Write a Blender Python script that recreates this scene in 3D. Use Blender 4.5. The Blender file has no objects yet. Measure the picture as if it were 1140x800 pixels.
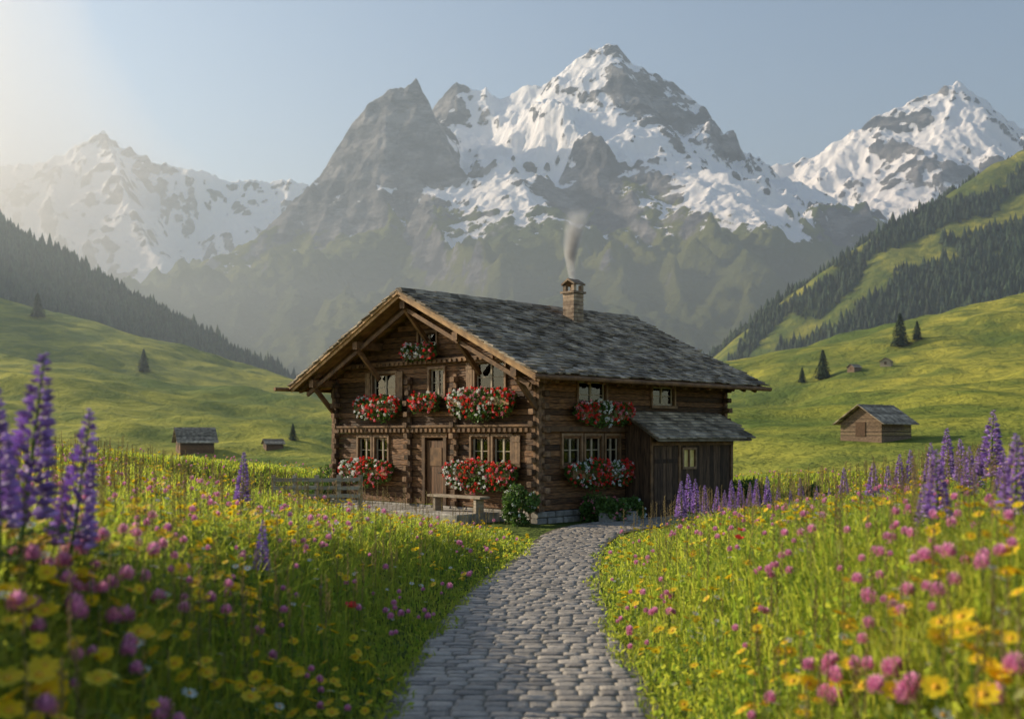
import bpy, math, random
import numpy as np
random.seed(7); rng=np.random.default_rng(7)
S=bpy.context.scene; COL=S.collection
F=1222.0; HY=485.0; CH=2.4
def wp(px,py,Y): return np.array([(px-570)/F*Y, Y, CH+(HY-py)/F*Y])
R=math.radians
# ------------------------------------------------------------ noise
PERM=np.random.default_rng(3).permutation(256)
def pn(x,y,seed=0):
    x=np.asarray(x,float); y=np.asarray(y,float)
    xi=np.floor(x).astype(int); yi=np.floor(y).astype(int); xf=x-xi; yf=y-yi
    u=xf*xf*xf*(xf*(xf*6-15)+10); v=yf*yf*yf*(yf*(yf*6-15)+10)
    def g(ix,iy,dx,dy):
        h=PERM[(PERM[(ix+seed*37)&255]+iy+seed*11)&255]; a=h*(2*math.pi/256)
        return np.cos(a)*dx+np.sin(a)*dy
    a=g(xi,yi,xf,yf); b=g(xi+1,yi,xf-1,yf); c=g(xi,yi+1,xf,yf-1); d=g(xi+1,yi+1,xf-1,yf-1)
    return (a*(1-u)+b*u)*(1-v)+(c*(1-u)+d*u)*v
def fbm(x,y,o=4,seed=0,g=.5):
    s=0;a=1;f=1
    for i in range(o): s=s+a*pn(x*f,y*f,seed+i); a*=g; f*=2.03
    return s
def ridged(x,y,o=5,seed=0,g=.5):
    s=0;a=1;f=1;w=1
    for i in range(o):
        n=1-np.abs(pn(x*f,y*f,seed+i))*2; n=n*n*w; w=np.clip(n*1.6,0,1); s=s+a*n; a*=g; f*=2.07
    return s/1.6
def ss(t): t=np.clip(t,0,1); return t*t*(3-2*t)
# ------------------------------------------------------------ tagging
def tag(o,label=None,cat=None,group=None,kind=None):
    if label: o['label']=label
    if cat: o['category']=cat
    if group: o['group']=group
    if kind: o['kind']=kind
    return o
def empty(name,loc,rz=0,scale=1.0):
    o=bpy.data.objects.new(name,None); COL.objects.link(o); o.location=loc; o.rotation_euler=(0,0,rz); o.scale=(scale,)*3
    o.empty_display_size=.1
    return o
def link(name,me,parent=None):
    o=bpy.data.objects.new(name,me); COL.objects.link(o)
    if parent: o.parent=parent
    return o
def nmesh(name,V,Fa,mat,parent=None,rnd=None,smooth=False,attrs=None,link_it=True):
    V=np.asarray(V,np.float32).reshape(-1,3); Fa=np.asarray(Fa,np.int32)
    me=bpy.data.meshes.new(name); n=Fa.shape[1]
    me.vertices.add(len(V)); me.vertices.foreach_set('co',V.ravel())
    me.loops.add(Fa.size); me.loops.foreach_set('vertex_index',Fa.ravel())
    me.polygons.add(len(Fa)); me.polygons.foreach_set('loop_start',np.arange(0,Fa.size,n,dtype=np.int32))
    me.update(calc_edges=True)
    if smooth: me.polygons.foreach_set('use_smooth',np.ones(len(Fa),bool))
    if rnd is not None:
        a=me.attributes.new('rnd','FLOAT','FACE'); a.data.foreach_set('value',np.asarray(rnd,np.float32))
    if attrs:
        for k,v in attrs.items():
            a=me.attributes.new(k,'FLOAT','POINT'); a.data.foreach_set('value',np.asarray(v,np.float32).ravel())
    me.materials.append(mat)
    if not link_it: return me
    return link(name,me,parent)
class MB:
    def __init__(s): s.v=[]; s.f=[]; s.r=[]
    def add(s,vs,fs,r=None):
        o=len(s.v); s.v.extend([tuple(map(float,v)) for v in vs]); r=random.random() if r is None else r
        s.f.extend([tuple(i+o for i in f) for f in fs]); s.r.extend([r]*len(fs))
    def hexa(s,p,r=None): # 8 points: bottom 4 ccw, top 4 ccw
        s.add(p,[(3,2,1,0),(4,5,6,7),(0,1,5,4),(1,2,6,5),(2,3,7,6),(3,0,4,7)],r)
    def box(s,x0,x1,y0,y1,z0,z1,r=None):
        s.hexa([(x0,y0,z0),(x1,y0,z0),(x1,y1,z0),(x0,y1,z0),(x0,y0,z1),(x1,y0,z1),(x1,y1,z1),(x0,y1,z1)],r)
    def log(s,ax,a0,a1,b0,b1,z0,z1,c=.03,r=None):
        prof=[(b0+c,z0),(b1-c,z0),(b1,z0+c),(b1,z1-c),(b1-c,z1),(b0+c,z1),(b0,z1-c),(b0,z0+c)]
        P=lambda a,b,z:(a,b,z) if ax==0 else (b,a,z)
        v=[P(a0,b,z) for b,z in prof]+[P(a1,b,z) for b,z in prof]
        f=[(i,(i+1)%8,8+(i+1)%8,8+i) for i in range(8)]+[tuple(range(7,-1,-1)),tuple(range(8,16))]
        s.add(v,f,r)
    def beam(s,p,q,w,h,up=(0,0,1),r=None):
        p=np.array(p,float);q=np.array(q,float);d=q-p;d/=np.linalg.norm(d)
        sd=np.cross(d,up)
        if np.linalg.norm(sd)<1e-4: sd=np.cross(d,(1,0,0))
        sd/=np.linalg.norm(sd); u=np.cross(sd,d)
        a=sd*w/2;b=u*h/2
        s.hexa([p-a-b,p+a-b,q+a-b,q-a-b,p-a+b,p+a+b,q+a+b,q-a+b],r)
    def tube(s,pts,rad,n=6,r=None):
        pts=[np.array(p,float) for p in pts]; v=[]
        for i,p in enumerate(pts):
            d=pts[min(i+1,len(pts)-1)]-pts[max(i-1,0)]; d/=np.linalg.norm(d)+1e-9
            a=np.cross(d,(0,1,0) if abs(d[1])<.9 else (1,0,0)); a/=np.linalg.norm(a); b=np.cross(d,a)
            rr=rad[i] if hasattr(rad,'__len__') else rad
            for k in range(n):
                t=2*math.pi*k/n; v.append(p+rr*(math.cos(t)*a+math.sin(t)*b))
        f=[]
        for i in range(len(pts)-1):
            for k in range(n): f.append((i*n+k,i*n+(k+1)%n,(i+1)*n+(k+1)%n,(i+1)*n+k))
        f.append(tuple(range(n-1,-1,-1))); f.append(tuple((len(pts)-1)*n+k for k in range(n)))
        s.add(v,f,r)
    def mesh(s,name,mat,smooth=False):
        me=bpy.data.meshes.new(name); me.from_pydata(s.v,[],s.f)
        a=me.attributes.new('rnd','FLOAT','FACE'); a.data.foreach_set('value',np.array(s.r,np.float32))
        me.materials.append(mat)
        if smooth: me.polygons.foreach_set('use_smooth',np.ones(len(me.polygons),bool))
        me.update(); return me
    def build(s,name,mat,parent=None,smooth=False): return link(name,s.mesh(name,mat,smooth),parent)
# ------------------------------------------------------------ materials
class NT:
    def __init__(s,name):
        s.m=bpy.data.materials.new(name); s.m.use_nodes=True; s.t=s.m.node_tree; s.t.nodes.clear()
        s.out=s.t.nodes.new('ShaderNodeOutputMaterial')
    def n(s,t,**k):
        x=s.t.nodes.new(t)
        for a,b in k.items(): setattr(x,a,b)
        return x
    def put(s,inp,v):
        if isinstance(v,bpy.types.NodeSocket): s.t.links.new(v,inp)
        else:
            if isinstance(v,(tuple,list)) and len(v)==3 and inp.type=='RGBA': v=(*v,1)
            inp.default_value=v
    def math(s,op,a,b=0.0,clamp=False):
        x=s.n('ShaderNodeMath',operation=op,use_clamp=clamp); s.put(x.inputs[0],a); s.put(x.inputs[1],b); return x.outputs[0]
    def mix(s,f,a,b,mode='MIX'):
        x=s.n('ShaderNodeMix',data_type='RGBA',blend_type=mode); s.put(x.inputs[0],f); s.put(x.inputs[6],a); s.put(x.inputs[7],b); return x.outputs[2]
    def noise(s,vec,scale,detail=4,rough=.55):
        x=s.n('ShaderNodeTexNoise'); s.put(x.inputs['Vector'],vec); x.inputs['Scale'].default_value=scale
        x.inputs['Detail'].default_value=detail; x.inputs['Roughness'].default_value=rough; return x.outputs[0]
    def map(s,f,a,b,c=0.,d=1.):
        x=s.n('ShaderNodeMapRange'); x.clamp=True; s.put(x.inputs[0],f)
        for i,v in enumerate((a,b,c,d)): s.put(x.inputs[i+1],v)
        return x.outputs[0]
    def attr(s,name): return s.n('ShaderNodeAttribute',attribute_name=name).outputs['Fac']
    def obj(s,st=(1,1,1)):
        c=s.n('ShaderNodeTexCoord').outputs['Object']; m=s.n('ShaderNodeMapping'); s.t.links.new(c,m.inputs[0]); m.inputs['Scale'].default_value=st; return m.outputs[0]
    def pos(s): return s.n('ShaderNodeNewGeometry').outputs['Position']
    def bsdf(s,col,rough=.8,bump=None,strength=.3,dist=.02,transl=0,spec=.3,tcol=None):
        p=s.n('ShaderNodeBsdfPrincipled'); s.put(p.inputs['Base Color'],col); s.put(p.inputs['Roughness'],rough); p.inputs['Specular IOR Level'].default_value=spec
        if bump is not None:
            b=s.n('ShaderNodeBump'); b.inputs['Strength'].default_value=strength; b.inputs['Distance'].default_value=dist; s.put(b.inputs['Height'],bump); s.t.links.new(b.outputs[0],p.inputs['Normal'])
        o=p.outputs[0]
        if transl>0:
            t=s.n('ShaderNodeBsdfTranslucent'); s.put(t.inputs[0],tcol if tcol is not None else col)
            m=s.n('ShaderNodeMixShader'); m.inputs[0].default_value=transl; s.t.links.new(o,m.inputs[1]); s.t.links.new(t.outputs[0],m.inputs[2]); o=m.outputs[0]
        s.t.links.new(o,s.out.inputs[0]); return s.m
def pm(name,c1,c2,scale=5,rough=.8,bump=.3,dist=.02,rnd=0.,st=(1,1,1),transl=0,spec=.3,detail=5):
    t=NT(name); v=t.obj(st); n=t.noise(v,scale,detail); c=t.mix(t.map(n,.35,.65),c1,c2)
    if rnd>0:
        g=t.math('ADD',t.math('MULTIPLY',t.attr('rnd'),2*rnd),1-rnd)
        x=t.n('ShaderNodeCombineColor')
        for i in range(3): t.t.links.new(g,x.inputs[i])
        c=t.mix(1.0,c,x.outputs[0],'MULTIPLY')
    return t.bsdf(c,rough,n if bump>0 else None,bump,dist,transl,spec)
M={}
M['log']=pm('weathered_log',(.048,.022,.010),(.23,.108,.043),3,.70,.9,.035,.65,(1.2,1.2,9),detail=9)
M['logend']=pm('log_end',(.065,.036,.02),(.24,.14,.078),7,.85,.5,.02,.5)
M['oldwood']=pm('silvered_wood',(.10,.062,.038),(.27,.18,.115),3,.8,.6,.03,.4,(1.2,1.2,6))
M['plank']=pm('dark_plank',(.045,.024,.013),(.13,.072,.04),3,.8,.5,.01,.5,(7,7,.8),detail=7)
M['beam']=pm('beam_wood',(.09,.045,.02),(.23,.12,.052),4,.7,.5,.01,.4)
M['soffit']=pm('soffit_wood',(.22,.115,.044),(.44,.25,.10),4,.65,.3,.01,.35)
M['frame']=pm('window_wood',(.15,.082,.04),(.28,.16,.08),6,.6,.2,.005,.2)
M['sash']=pm('sash_paint',(.34,.26,.17),(.46,.37,.26),8,.5,.1,.003,.1)
M['door']=pm('door_wood',(.09,.042,.018),(.20,.095,.042),4,.6,.4,.008,.3,(6,6,.8))
M['slate']=pm('roof_slate',(.125,.096,.068),(.42,.34,.25),1.8,.75,.8,.03,.48,detail=9,spec=.12)
M['stone']=pm('grey_stone',(.20,.18,.15),(.46,.41,.35),4,.9,.7,.03,.3,detail=8)
M['chim']=pm('chimney_stone',(.18,.12,.08),(.38,.28,.19),6,.9,.7,.03,.4,detail=8)
M['cloth']=pm('curtain_cloth',(.30,.25,.19),(.48,.42,.34),6,.9,0)
M['fence']=pm('fence_wood',(.28,.21,.14),(.48,.39,.29),5,.85,.4,.01,.3,(1,1,4))
M['iron']=pm('dark_iron',(.02,.02,.02),(.05,.045,.04),10,.45,.1)
M['stem']=pm('flower_stem',(.10,.18,.03),(.16,.25,.045),10,.6,0,transl=.35)
M['yellow']=pm('yellow_petal',(.92,.60,.01),(.96,.76,.04),12,.5,0,rnd=.12,transl=.45)
M['ycent']=pm('yellow_center',(.65,.28,.01),(.8,.42,.02),30,.7,0)
M['pink']=pm('pink_petal',(.72,.24,.46),(.90,.50,.68),20,.6,0,rnd=.3,transl=.45)
M['white']=pm('white_petal',(.80,.80,.77),(.88,.88,.84),12,.6,0,rnd=.1,transl=.35)
M['red']=pm('red_petal',(.70,.02,.018),(.85,.07,.045),12,.5,0,rnd=.3,transl=.3)
M['rose']=pm('rose_petal',(.75,.18,.24),(.85,.35,.4),12,.5,0,rnd=.3,transl=.3)
M['purple']=pm('lupine_petal',(.36,.20,.50),(.60,.42,.72),14,.55,0,rnd=.45,transl=.45)
M['leaf']=pm('shrub_leaf',(.06,.12,.022),(.14,.22,.045),6,.55,0,rnd=.45,transl=.35)
M['crown']=pm('conifer_needles',(.020,.040,.018),(.05,.078,.03),.6,.8,0,rnd=.6,transl=.1)
M['trunk']=pm('bark',(.05,.035,.025),(.11,.08,.055),5,.9,.5,.03,.2)
def grass_mat():
    t=NT('meadow_grass_blade'); n=t.noise(t.pos(),.45,3); r=t.attr('rnd')
    c=t.mix(r,(.085,.17,.022),(.27,.35,.045)); c=t.mix(t.map(n,.43,.66),c,(.38,.38,.06))
    tc=t.mix(r,(.32,.48,.045),(.78,.74,.09))
    return t.bsdf(c,.5,None,transl=.60,tcol=tc,spec=.35)
M['grass']=grass_mat()
M['straw']=pm('seed_head',(.42,.32,.13),(.64,.50,.25),6,.8,0,rnd=.3,transl=.5)
def glass():
    t=NT('window_glass'); a=t.n('ShaderNodeBsdfTransparent'); a.inputs[0].default_value=(.75,.78,.78,1)
    g=t.n('ShaderNodeBsdfGlossy'); g.inputs['Roughness'].default_value=.04; m=t.n('ShaderNodeMixShader')
    f=t.n('ShaderNodeFresnel'); f.inputs[0].default_value=1.6; t.t.links.new(f.outputs[0],m.inputs[0]); t.t.links.new(a.outputs[0],m.inputs[1]); t.t.links.new(g.outputs[0],m.inputs[2])
    t.t.links.new(m.outputs[0],t.out.inputs[0]); return t.m
M['glass']=glass()
M['lit_amber']=pm('lit_amber_pane',(.65,.45,.12),(.85,.64,.25),5,.3,0)  # warm light reflected by the shed pane, put into its base colour
def ground_mat():
    t=NT('meadow_ground'); p=t.pos()
    n1=t.noise(p,.018,8,.66); n2=t.noise(p,.10,8,.65); n3=t.noise(p,3,4)
    c=t.mix(t.map(n1,.40,.60),(.12,.17,.032),(.52,.46,.065))
    c=t.mix(t.map(n2,.42,.60,0,.8),c,(.10,.15,.03)); c=t.mix(t.map(n3,.35,.65,0,.25),c,(.13,.16,.03))
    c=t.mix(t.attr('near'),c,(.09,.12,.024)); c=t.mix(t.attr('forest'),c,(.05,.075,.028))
    return t.bsdf(c,.95,t.math('ADD',t.math('MULTIPLY',n2,8.),t.math('MULTIPLY',n3,.3)),1.0,.45,spec=.1)
def mtn_mat():
    t=NT('mountain_rock'); p=t.pos()
    m=t.n('ShaderNodeMapping'); t.t.links.new(p,m.inputs[0]); m.inputs['Scale'].default_value=(1.,.6,2.4); m.inputs['Rotation'].default_value=(.2,.6,0)
    st=t.noise(m.outputs[0],.009,12,.70); n=t.noise(p,.018,11,.70); nl=t.noise(p,.0025,4)
    rock=t.mix(t.map(st,.43,.57),(.080,.098,.130),(.46,.46,.47)); rock=t.mix(t.map(n,.44,.57,0,.7),rock,(.15,.17,.205))
    g=t.map(t.math('ADD',t.attr('grass'),t.math('MULTIPLY',t.math('SUBTRACT',n,.5),1.6)),.42,.6)
    gc=t.mix(t.map(nl,.4,.6),(.12,.17,.045),(.25,.28,.06)); c=t.mix(g,rock,gc)
    s=t.map(t.math('ADD',t.attr('snow'),t.math('MULTIPLY',t.math('SUBTRACT',t.math('ADD',t.math('MULTIPLY',n,.45),t.math('MULTIPLY',st,.55)),.5),3.0)),.48,.54)
    c=t.mix(s,c,(.91,.93,.96))
    return t.bsdf(c,.85,t.math('MULTIPLY',t.math('ADD',n,t.math('MULTIPLY',st,1.2)),t.math('SUBTRACT',1.12,s)),1.0,38.,spec=.1)
M['ground']=ground_mat(); M['mtn']=mtn_mat()
def path_mat():
    t=NT('cobblestone'); p=t.pos(); n=t.noise(p,6,7,.6); n2=t.noise(p,40,4); r=t.attr('rnd')
    c=t.mix(r,(.175,.15,.125),(.47,.40,.325)); c=t.mix(t.map(n,.38,.66,0,.6),c,(.21,.178,.145)); c=t.mix(t.map(n2,.45,.7,0,.35),c,(.50,.43,.34))
    j=t.map(r,-.5,-.1); c=t.mix(j,(.11,.095,.065),c)
    return t.bsdf(c,t.map(n,.3,.7,.34,.66),t.math('ADD',n,t.math('MULTIPLY',n2,.4)),.9,.03,spec=.5)
M['path']=path_mat()
# ------------------------------------------------------------ terrain function
_yy=np.linspace(-40,120,3200)
_xx=np.interp(_yy,[-40,0,9.3,13.6,17.8,21.7,25.5,28.0,30.2,32.8,60],[0,0,.08,.15,.42,.95,1.45,2.05,3.6,6.2,32])
_k=np.ones(50)/50; _xp=np.convolve(np.pad(_xx,50,mode='edge'),_k,'same')[50:-50]; _sl=np.gradient(_xp,_yy)
def xc(y): return np.interp(y,_yy,_xp)
def xs(y): return np.interp(y,_yy,_sl)
def halfw(y): return np.interp(y,[0,10,14,18,21.5,24,27,30],[1.22,1.18,1.06,.95,.80,.80,.92,1.15])
PEND=33.2
def pdist(x,y):
    d=np.abs(x-xc(y))/np.sqrt(1+xs(y)**2)+(1.05-halfw(y))
    return np.where(y>PEND,np.maximum(d,(y-PEND)*1.0+.9),d)
CA=R(45.2); CX,CY=.73,29.9
def loc2w(lx,ly): return CX+lx*math.cos(CA)-ly*math.sin(CA), CY+lx*math.sin(CA)+ly*math.cos(CA)
def w2loc(x,y):
    dx=x-CX;dy=y-CY; return dx*math.cos(CA)+dy*math.sin(CA), -dx*math.sin(CA)+dy*math.cos(CA)
def cdist(x,y):
    lx,ly=w2loc(x,y); ex=np.maximum(np.maximum(-1.6-lx,lx-9.6),0); ey=np.maximum(np.maximum(-1.7-ly,ly-9.8),0)
    return np.hypot(ex,ey)
def seg_field(x,y,pts,s,expo=False):
    best=np.full(x.shape,-1e9); dm=np.full(x.shape,1e9)
    for a,b in zip(pts[:-1],pts[1:]):
        dx,dy=b[0]-a[0],b[1]-a[1]; L=dx*dx+dy*dy+1e-9
        t=np.clip(((x-a[0])*dx+(y-a[1])*dy)/L,0,1)
        d=np.hypot(x-a[0]-t*dx,y-a[1]-t*dy); zr=a[2]+t*(b[2]-a[2])
        v=zr*np.exp(-d*s/np.maximum(zr,1)) if expo else zr-s*d
        best=np.maximum(best,v); dm=np.minimum(dm,d)
    return best,dm
def smax(a,b,k):
    h=np.clip(.5+.5*(a-b)/k,0,1); return b*(1-h)+a*h+k*h*(1-h)
W=lambda l:[wp(*p) for p in l]
SR,SL2=.78,.66
SP={
'L0':(W([(-260,350,250),(0,398,250),(120,430,245),(220,458,235),(330,500,225),(420,525,210)]),.15,5),
'L1':(W([(-260,230,430),(0,332,390),(60,348,385),(100,378,380),(200,406,370),(300,446,360),(380,495,350)]),.28,6),
'L2':([np.array(p) for p in ((-420.,300.,130.),(-490.,470.,200.),(-520.,640.,215.))]+W([(-300,120,720),(0,245,720),(60,275,720),(120,310,720),(180,345,730),(240,375,740),(300,405,760),(345,445,780),(400,490,800)]),SL2,8),  # first three points: out-of-view ridge added to shade the left hills
'R0':(W([(1500,330,150),(1140,428,132),(1050,447,126),(960,482,122),(880,500,112),(800,520,100)]),.10,4),
'R1':(W([(1500,270,330),(1140,327,300),(1080,346,292),(1000,374,280),(930,397,270),(860,422,262),(790,452,250),(700,500,240)]),.24,6),
'R2':(W([(1500,-60,800),(1140,165,720),(1110,180,715),(1060,215,700),(1000,246,690),(930,291,680),(870,336,670),(820,381,660),(770,430,650),(700,490,640)]),SR,8)}
def H(x,y):
    x=np.asarray(x,float);y=np.asarray(y,float); x,y=np.broadcast_arrays(x,y)
    d=pdist(x,y)
    A=np.interp(y,[-5,8,14,22,30,60],[1.25,1.2,.8,.35,.15,.1])
    off=ss((d-1.05)/1.5)
    near=A*ss((d-1.0)/2.1)+2.0*np.tanh(np.maximum(d-2,0)/13)
    near=near+off*(.10*fbm(x*.5,y*.5,3,5)+.05*fbm(x*1.7,y*1.7,2,9))
    near=near*ss(cdist(x,y)/8.5)
    far=-2.4+1.0*fbm(x/60,y/60,3,2)
    h=near+(far-near)*ss((y-36)/30)
    bump=(3.6*fbm(x/44,y/44,4,21)+ .6*fbm(x/12,y/12,2,31))*ss((y-60)/80)
    for k,(p,s,kk) in SP.items():
        f,_=seg_field(x,y,p,s); h=smax(f+bump*(1 if k[1]!='2' else 1.5),h,kk*.6)
    return h
def H1(x,y): return float(H(np.array([x]),np.array([y]))[0])
def hit(px,py,y0=60,y1=900):
    Y=np.geomspace(y0,y1,900); k=(px-570)/F; X=k*Y; Z=CH+(HY-py)/F*Y; h=H(X,Y)
    i=np.where(h>=Z)[0]
    i=i[0] if len(i) else int(np.argmin(np.abs(h-Z)))
    return float(X[i]),float(Y[i]),float(h[i])
# ------------------------------------------------------------ ground sheet
nc,nr=620,760
K=np.linspace(-1.35,1.35,nc); Yr=np.concatenate([np.linspace(-9,0,20)[:-1],np.geomspace(12,6512,nr-19)-12])
KK,YY=np.meshgrid(K,Yr); XX=KK*(YY+14)
hz=H(XX,YY)
def gridF(nr,nc):
    i=np.arange((nr-1)*(nc-1)); r=i//(nc-1); c=i%(nc-1); a=r*nc+c
    return np.stack([a,a+1,a+nc+1,a+nc],1)
f1,_=seg_field(XX,YY,SP['R2'][0],SR); f2,_=seg_field(XX,YY,SP['L2'][0],SL2)
def fmask(x,y):
    f,dm=seg_field(x,y,SP['R2'][0],SR); q=dm+34*fbm(x/70,y/70,4,44)
    up=np.minimum((q-1)/6,(30-q)/6)-np.maximum(x-330,0)/60; lo=(q-48)/8
    return np.maximum(up,lo)-1.6*np.maximum(fbm(x/48,y/48,3,91)-.18,0)*7
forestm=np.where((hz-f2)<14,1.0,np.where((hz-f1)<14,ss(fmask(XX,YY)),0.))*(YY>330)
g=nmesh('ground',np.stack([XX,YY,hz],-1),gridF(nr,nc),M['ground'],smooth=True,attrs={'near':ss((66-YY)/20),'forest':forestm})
tag(g,kind='structure')
# ------------------------------------------------------------ path
def frame_at(y):
    s=xs(y); n=math.hypot(1,s); return np.array([xc(y),y]),np.array([s/n,1/n]),np.array([1/n,-s/n])
def build_path():
    V=[];Fq=[];rr=[];off=0
    ys=np.linspace(-3,PEND,160)
    for i,y in enumerate(ys):
        c,t,n=frame_at(y); hw2=float(halfw(y))+.03
        V.append([*(c-n*hw2),.030]); V.append([*(c+n*hw2),.030])
        if i<len(ys)-1: Fq.append([2*i,2*i+1,2*i+3,2*i+2]); rr.append(-1.)
    off=len(V); m=9; u=np.array([-1,-.975,-.90,-.45,0,.45,.90,.975,1]); U,Vv=np.meshgrid(u,u); gf=gridF(m,m)
    y=-1.
    while y<PEND-.2:
        dl=random.uniform(.15,.23)
        c,t,n=frame_at(y+dl/2); sc=math.hypot(1,float(xs(y))); hw2=float(halfw(y))-.02+random.uniform(-.12,.04)
        a=-hw2
        while a<hw2-.08:
            wd=random.uniform(.17,.35)
            if a+wd>hw2: wd=max(hw2-a,.12)
            cx=a+wd/2+random.uniform(-.006,.006); cy=random.uniform(-.012,.012)
            gp=.0045; hx=wd/2-gp; hy=dl/2-gp; ro=random.uniform(-.04,.04)
            X=U*(1-.03*Vv**4*abs(U))*hx; Yy=Vv*(1-.03*U**4*abs(Vv))*hy
            X=X+.009*pn(U*1.3+a*9,Vv*1.3+y*7,3); Yy=Yy+.009*pn(U*1.3+a*5,Vv*1.3+y*3,6)
            e=np.clip((1-np.abs(U)**18),0,1)*np.clip((1-np.abs(Vv)**18),0,1); hh=random.uniform(.040,.050)
            Z=.0+hh*e**.5+X*random.uniform(-.035,.035)+Yy*random.uniform(-.045,.045)+.009*pn(U*1.6+a*3,Vv*1.6+y*5,8)*e
            Xr=X*math.cos(ro)-Yy*math.sin(ro)+cx; Yrr=X*math.sin(ro)+Yy*math.cos(ro)+cy
            P=c[None,None,:]+Xr[...,None]*n+Yrr[...,None]*t
            V.extend(np.concatenate([P,Z[...,None]],-1).reshape(-1,3).tolist())
            Fq.extend((gf+off).tolist()); rr.extend([random.random()]*len(gf)); off+=m*m
            a+=wd
        y+=dl/sc
    o=nmesh('path',V,Fq,M['path'],rnd=rr,smooth=True); tag(o,kind='structure')
build_path()
# ------------------------------------------------------------ mountains
def mountain(name,ridges,x0,x1,y0,y1,nx,ny,slope,seed,amp=1.0,snowline=430,snowbias=None,grassline=330,fade=500):
    X,Y=np.meshgrid(np.linspace(x0,x1,nx),np.linspace(y0,y1,ny))
    wx=X+50*fbm(X/380,Y/380,3,seed)+10*fbm(X/70,Y/70,3,seed+3); wy=Y+60*fbm(X/380+9,Y/380,3,seed+1)+10*fbm(X/70,Y/70+5,3,seed+4)
    h=np.full(X.shape,-1e9); dm=np.full(X.shape,1e9)
    for pts,s in ridges:
        f,d=seg_field(wx,wy,pts,s*slope,True); h=smax(f,h,12.); dm=np.minimum(dm,d)
    env=ss(h/220); tf=.12+.88*ss(dm/240)
    bx=X+60*fbm(X/200,Y/300,3,seed+31)+.25*(Y-2500)
    h=h+env*tf*amp*(85*(ridged(X/380,Y/380,7,seed+5,.50)-.70)+85*(ridged(bx/210,Y/640,5,seed+41,.50)-.65)+12*fbm(X/60,Y/60,4,seed+9))
    h=h+env*amp*(6*fbm(X/34,Y/34,4,seed+14,.6)+13*(ridged(X/75,Y/90,4,seed+50,.56)-.6))
    led=(h+.5*X)/70+1.5*fbm(X/260,Y/260,3,seed+60); h=h+env*tf*2.5*np.sin(led*2*math.pi)
    fd=ss((Y-y0)/fade); h=h*fd-25*(1-fd)
    gy,gx=np.gradient(h,(y1-y0)/(ny-1),(x1-x0)/(nx-1))
    sm=h.copy()
    for _ in range(22): sm[1:-1,1:-1]=(sm[:-2,1:-1]+sm[2:,1:-1]+sm[1:-1,:-2]+sm[1:-1,2:])/4
    cav=(sm-h)/8; g2,g1=np.gradient(sm,(y1-y0)/(ny-1),(x1-x0)/(nx-1)); nz=1/np.sqrt(1+g1**2+g2**2); nzf=1/np.sqrt(1+gx**2+gy**2)
    snow=np.clip((h-snowline)/420,-2,.5)+(nz-.60)*1.5+(nzf-.6)*1.4+np.clip(cav,-1.0,1.2)*.45+1.2*fbm(X/300+h/700,Y/300,4,seed+20,.48)-2.2*ss((380-h)/140)
    if snowbias is not None: snow=snow+snowbias(X,Y,h)
    grass=(grassline-h)/240+(nz-.70)*2.4+.4+.6*fbm(X/200,Y/200,3,seed+70)
    o=nmesh(name,np.stack([X,Y,h],-1),gridF(ny,nx),M['mtn'],smooth=True,attrs={'snow':snow,'grass':grass}); tag(o,kind='structure')
main=[(W([(205,420,2380),(222,350,2440),(252,292,2520),(300,252,2600),(345,205,2700),(385,165,2720),(400,132,2740),(430,104,2760),(462,88,2780),(490,118,2850),(515,150,2950)]),1.6),
 (W([(470,130,3200),(515,90,3200),(545,102,3180),(565,106,3150),(605,92,3080),(640,62,3030),(665,48,3000),(684,46,3000),(705,64,3000),(740,90,3010),(768,108,3010),(790,140,3000),(820,165,3000),(850,176,2990),(880,205,2950),(930,252,2900),(985,290,2820),(1040,330,2700)]),1.),
 (W([(462,88,2780),(520,190,2560),(560,280,2400),(600,390,2150)]),1.2),
 (W([(684,42,3000),(700,150,2780),(740,260,2550),(790,350,2350),(830,420,2150)]),1.15),
 (W([(345,205,2700),(335,290,2450),(320,380,2150)]),1.5),
 (W([(850,176,2990),(900,270,2750),(930,350,2500)]),1.15)]
def cb(X,Y,h):
    k=X/Y*F+570; e=(485-(h-2.4)/Y*F)
    g1=np.exp(-((k-575)/75)**2-((e-145)/45)**2)*.9; g2=np.exp(-((k-655)/60)**2-((e-90)/50)**2)*.75; g3=np.exp(-((k-850)/70)**2-((e-230)/45)**2)*.5; g4=np.exp(-((k-420)/45)**2-((e-218)/18)**2)*.7
    return -.7*ss((-120-X)/150)+g1+g2+g3+g4-.10
mountain('central_mountain',main,-1350,1550,1000,3500,800,680,1.15,50,1.0,430,cb,470,800)
rt=[(W([(760,230,4100),(830,185,4000),(880,178,3950),(920,164,3900),(960,140,3850),(1000,116,3820),(1040,100,3800),(1068,92,3800),(1092,106,3800),(1115,127,3800),(1140,140,3800),(1220,150,3850),(1330,200,3900)]),1.),
 (W([(1068,90,3800),(1030,180,3500),(985,260,3250),(960,330,3000)]),1.2),(W([(1220,150,3850),(1200,250,3400),(1180,330,3000)]),1.2)]
mountain('snowy_mountain',rt,500,3000,2200,4300,460,400,1.1,80,1.0,400,lambda X,Y,h:.32+0*X,420,300)
lt=[(W([(-260,150,4300),(-120,190,4400),(0,176,4500),(40,180,4500),(75,166,4500),(100,152,4500),(113,146,4500),(132,158,4500),(160,172,4500),(200,186,4500),(235,190,4500),(262,202,4500),(285,194,4500),(315,198,4500),(340,204,4500),(400,250,4500)]),1.),
 (W([(113,140,4500),(150,240,4000),(200,320,3600)]),1.2),(W([(-120,190,4400),(-40,280,3800),(30,340,3400)]),1.2),(W([(275,200,4500),(290,300,4000)]),1.2)]
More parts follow.
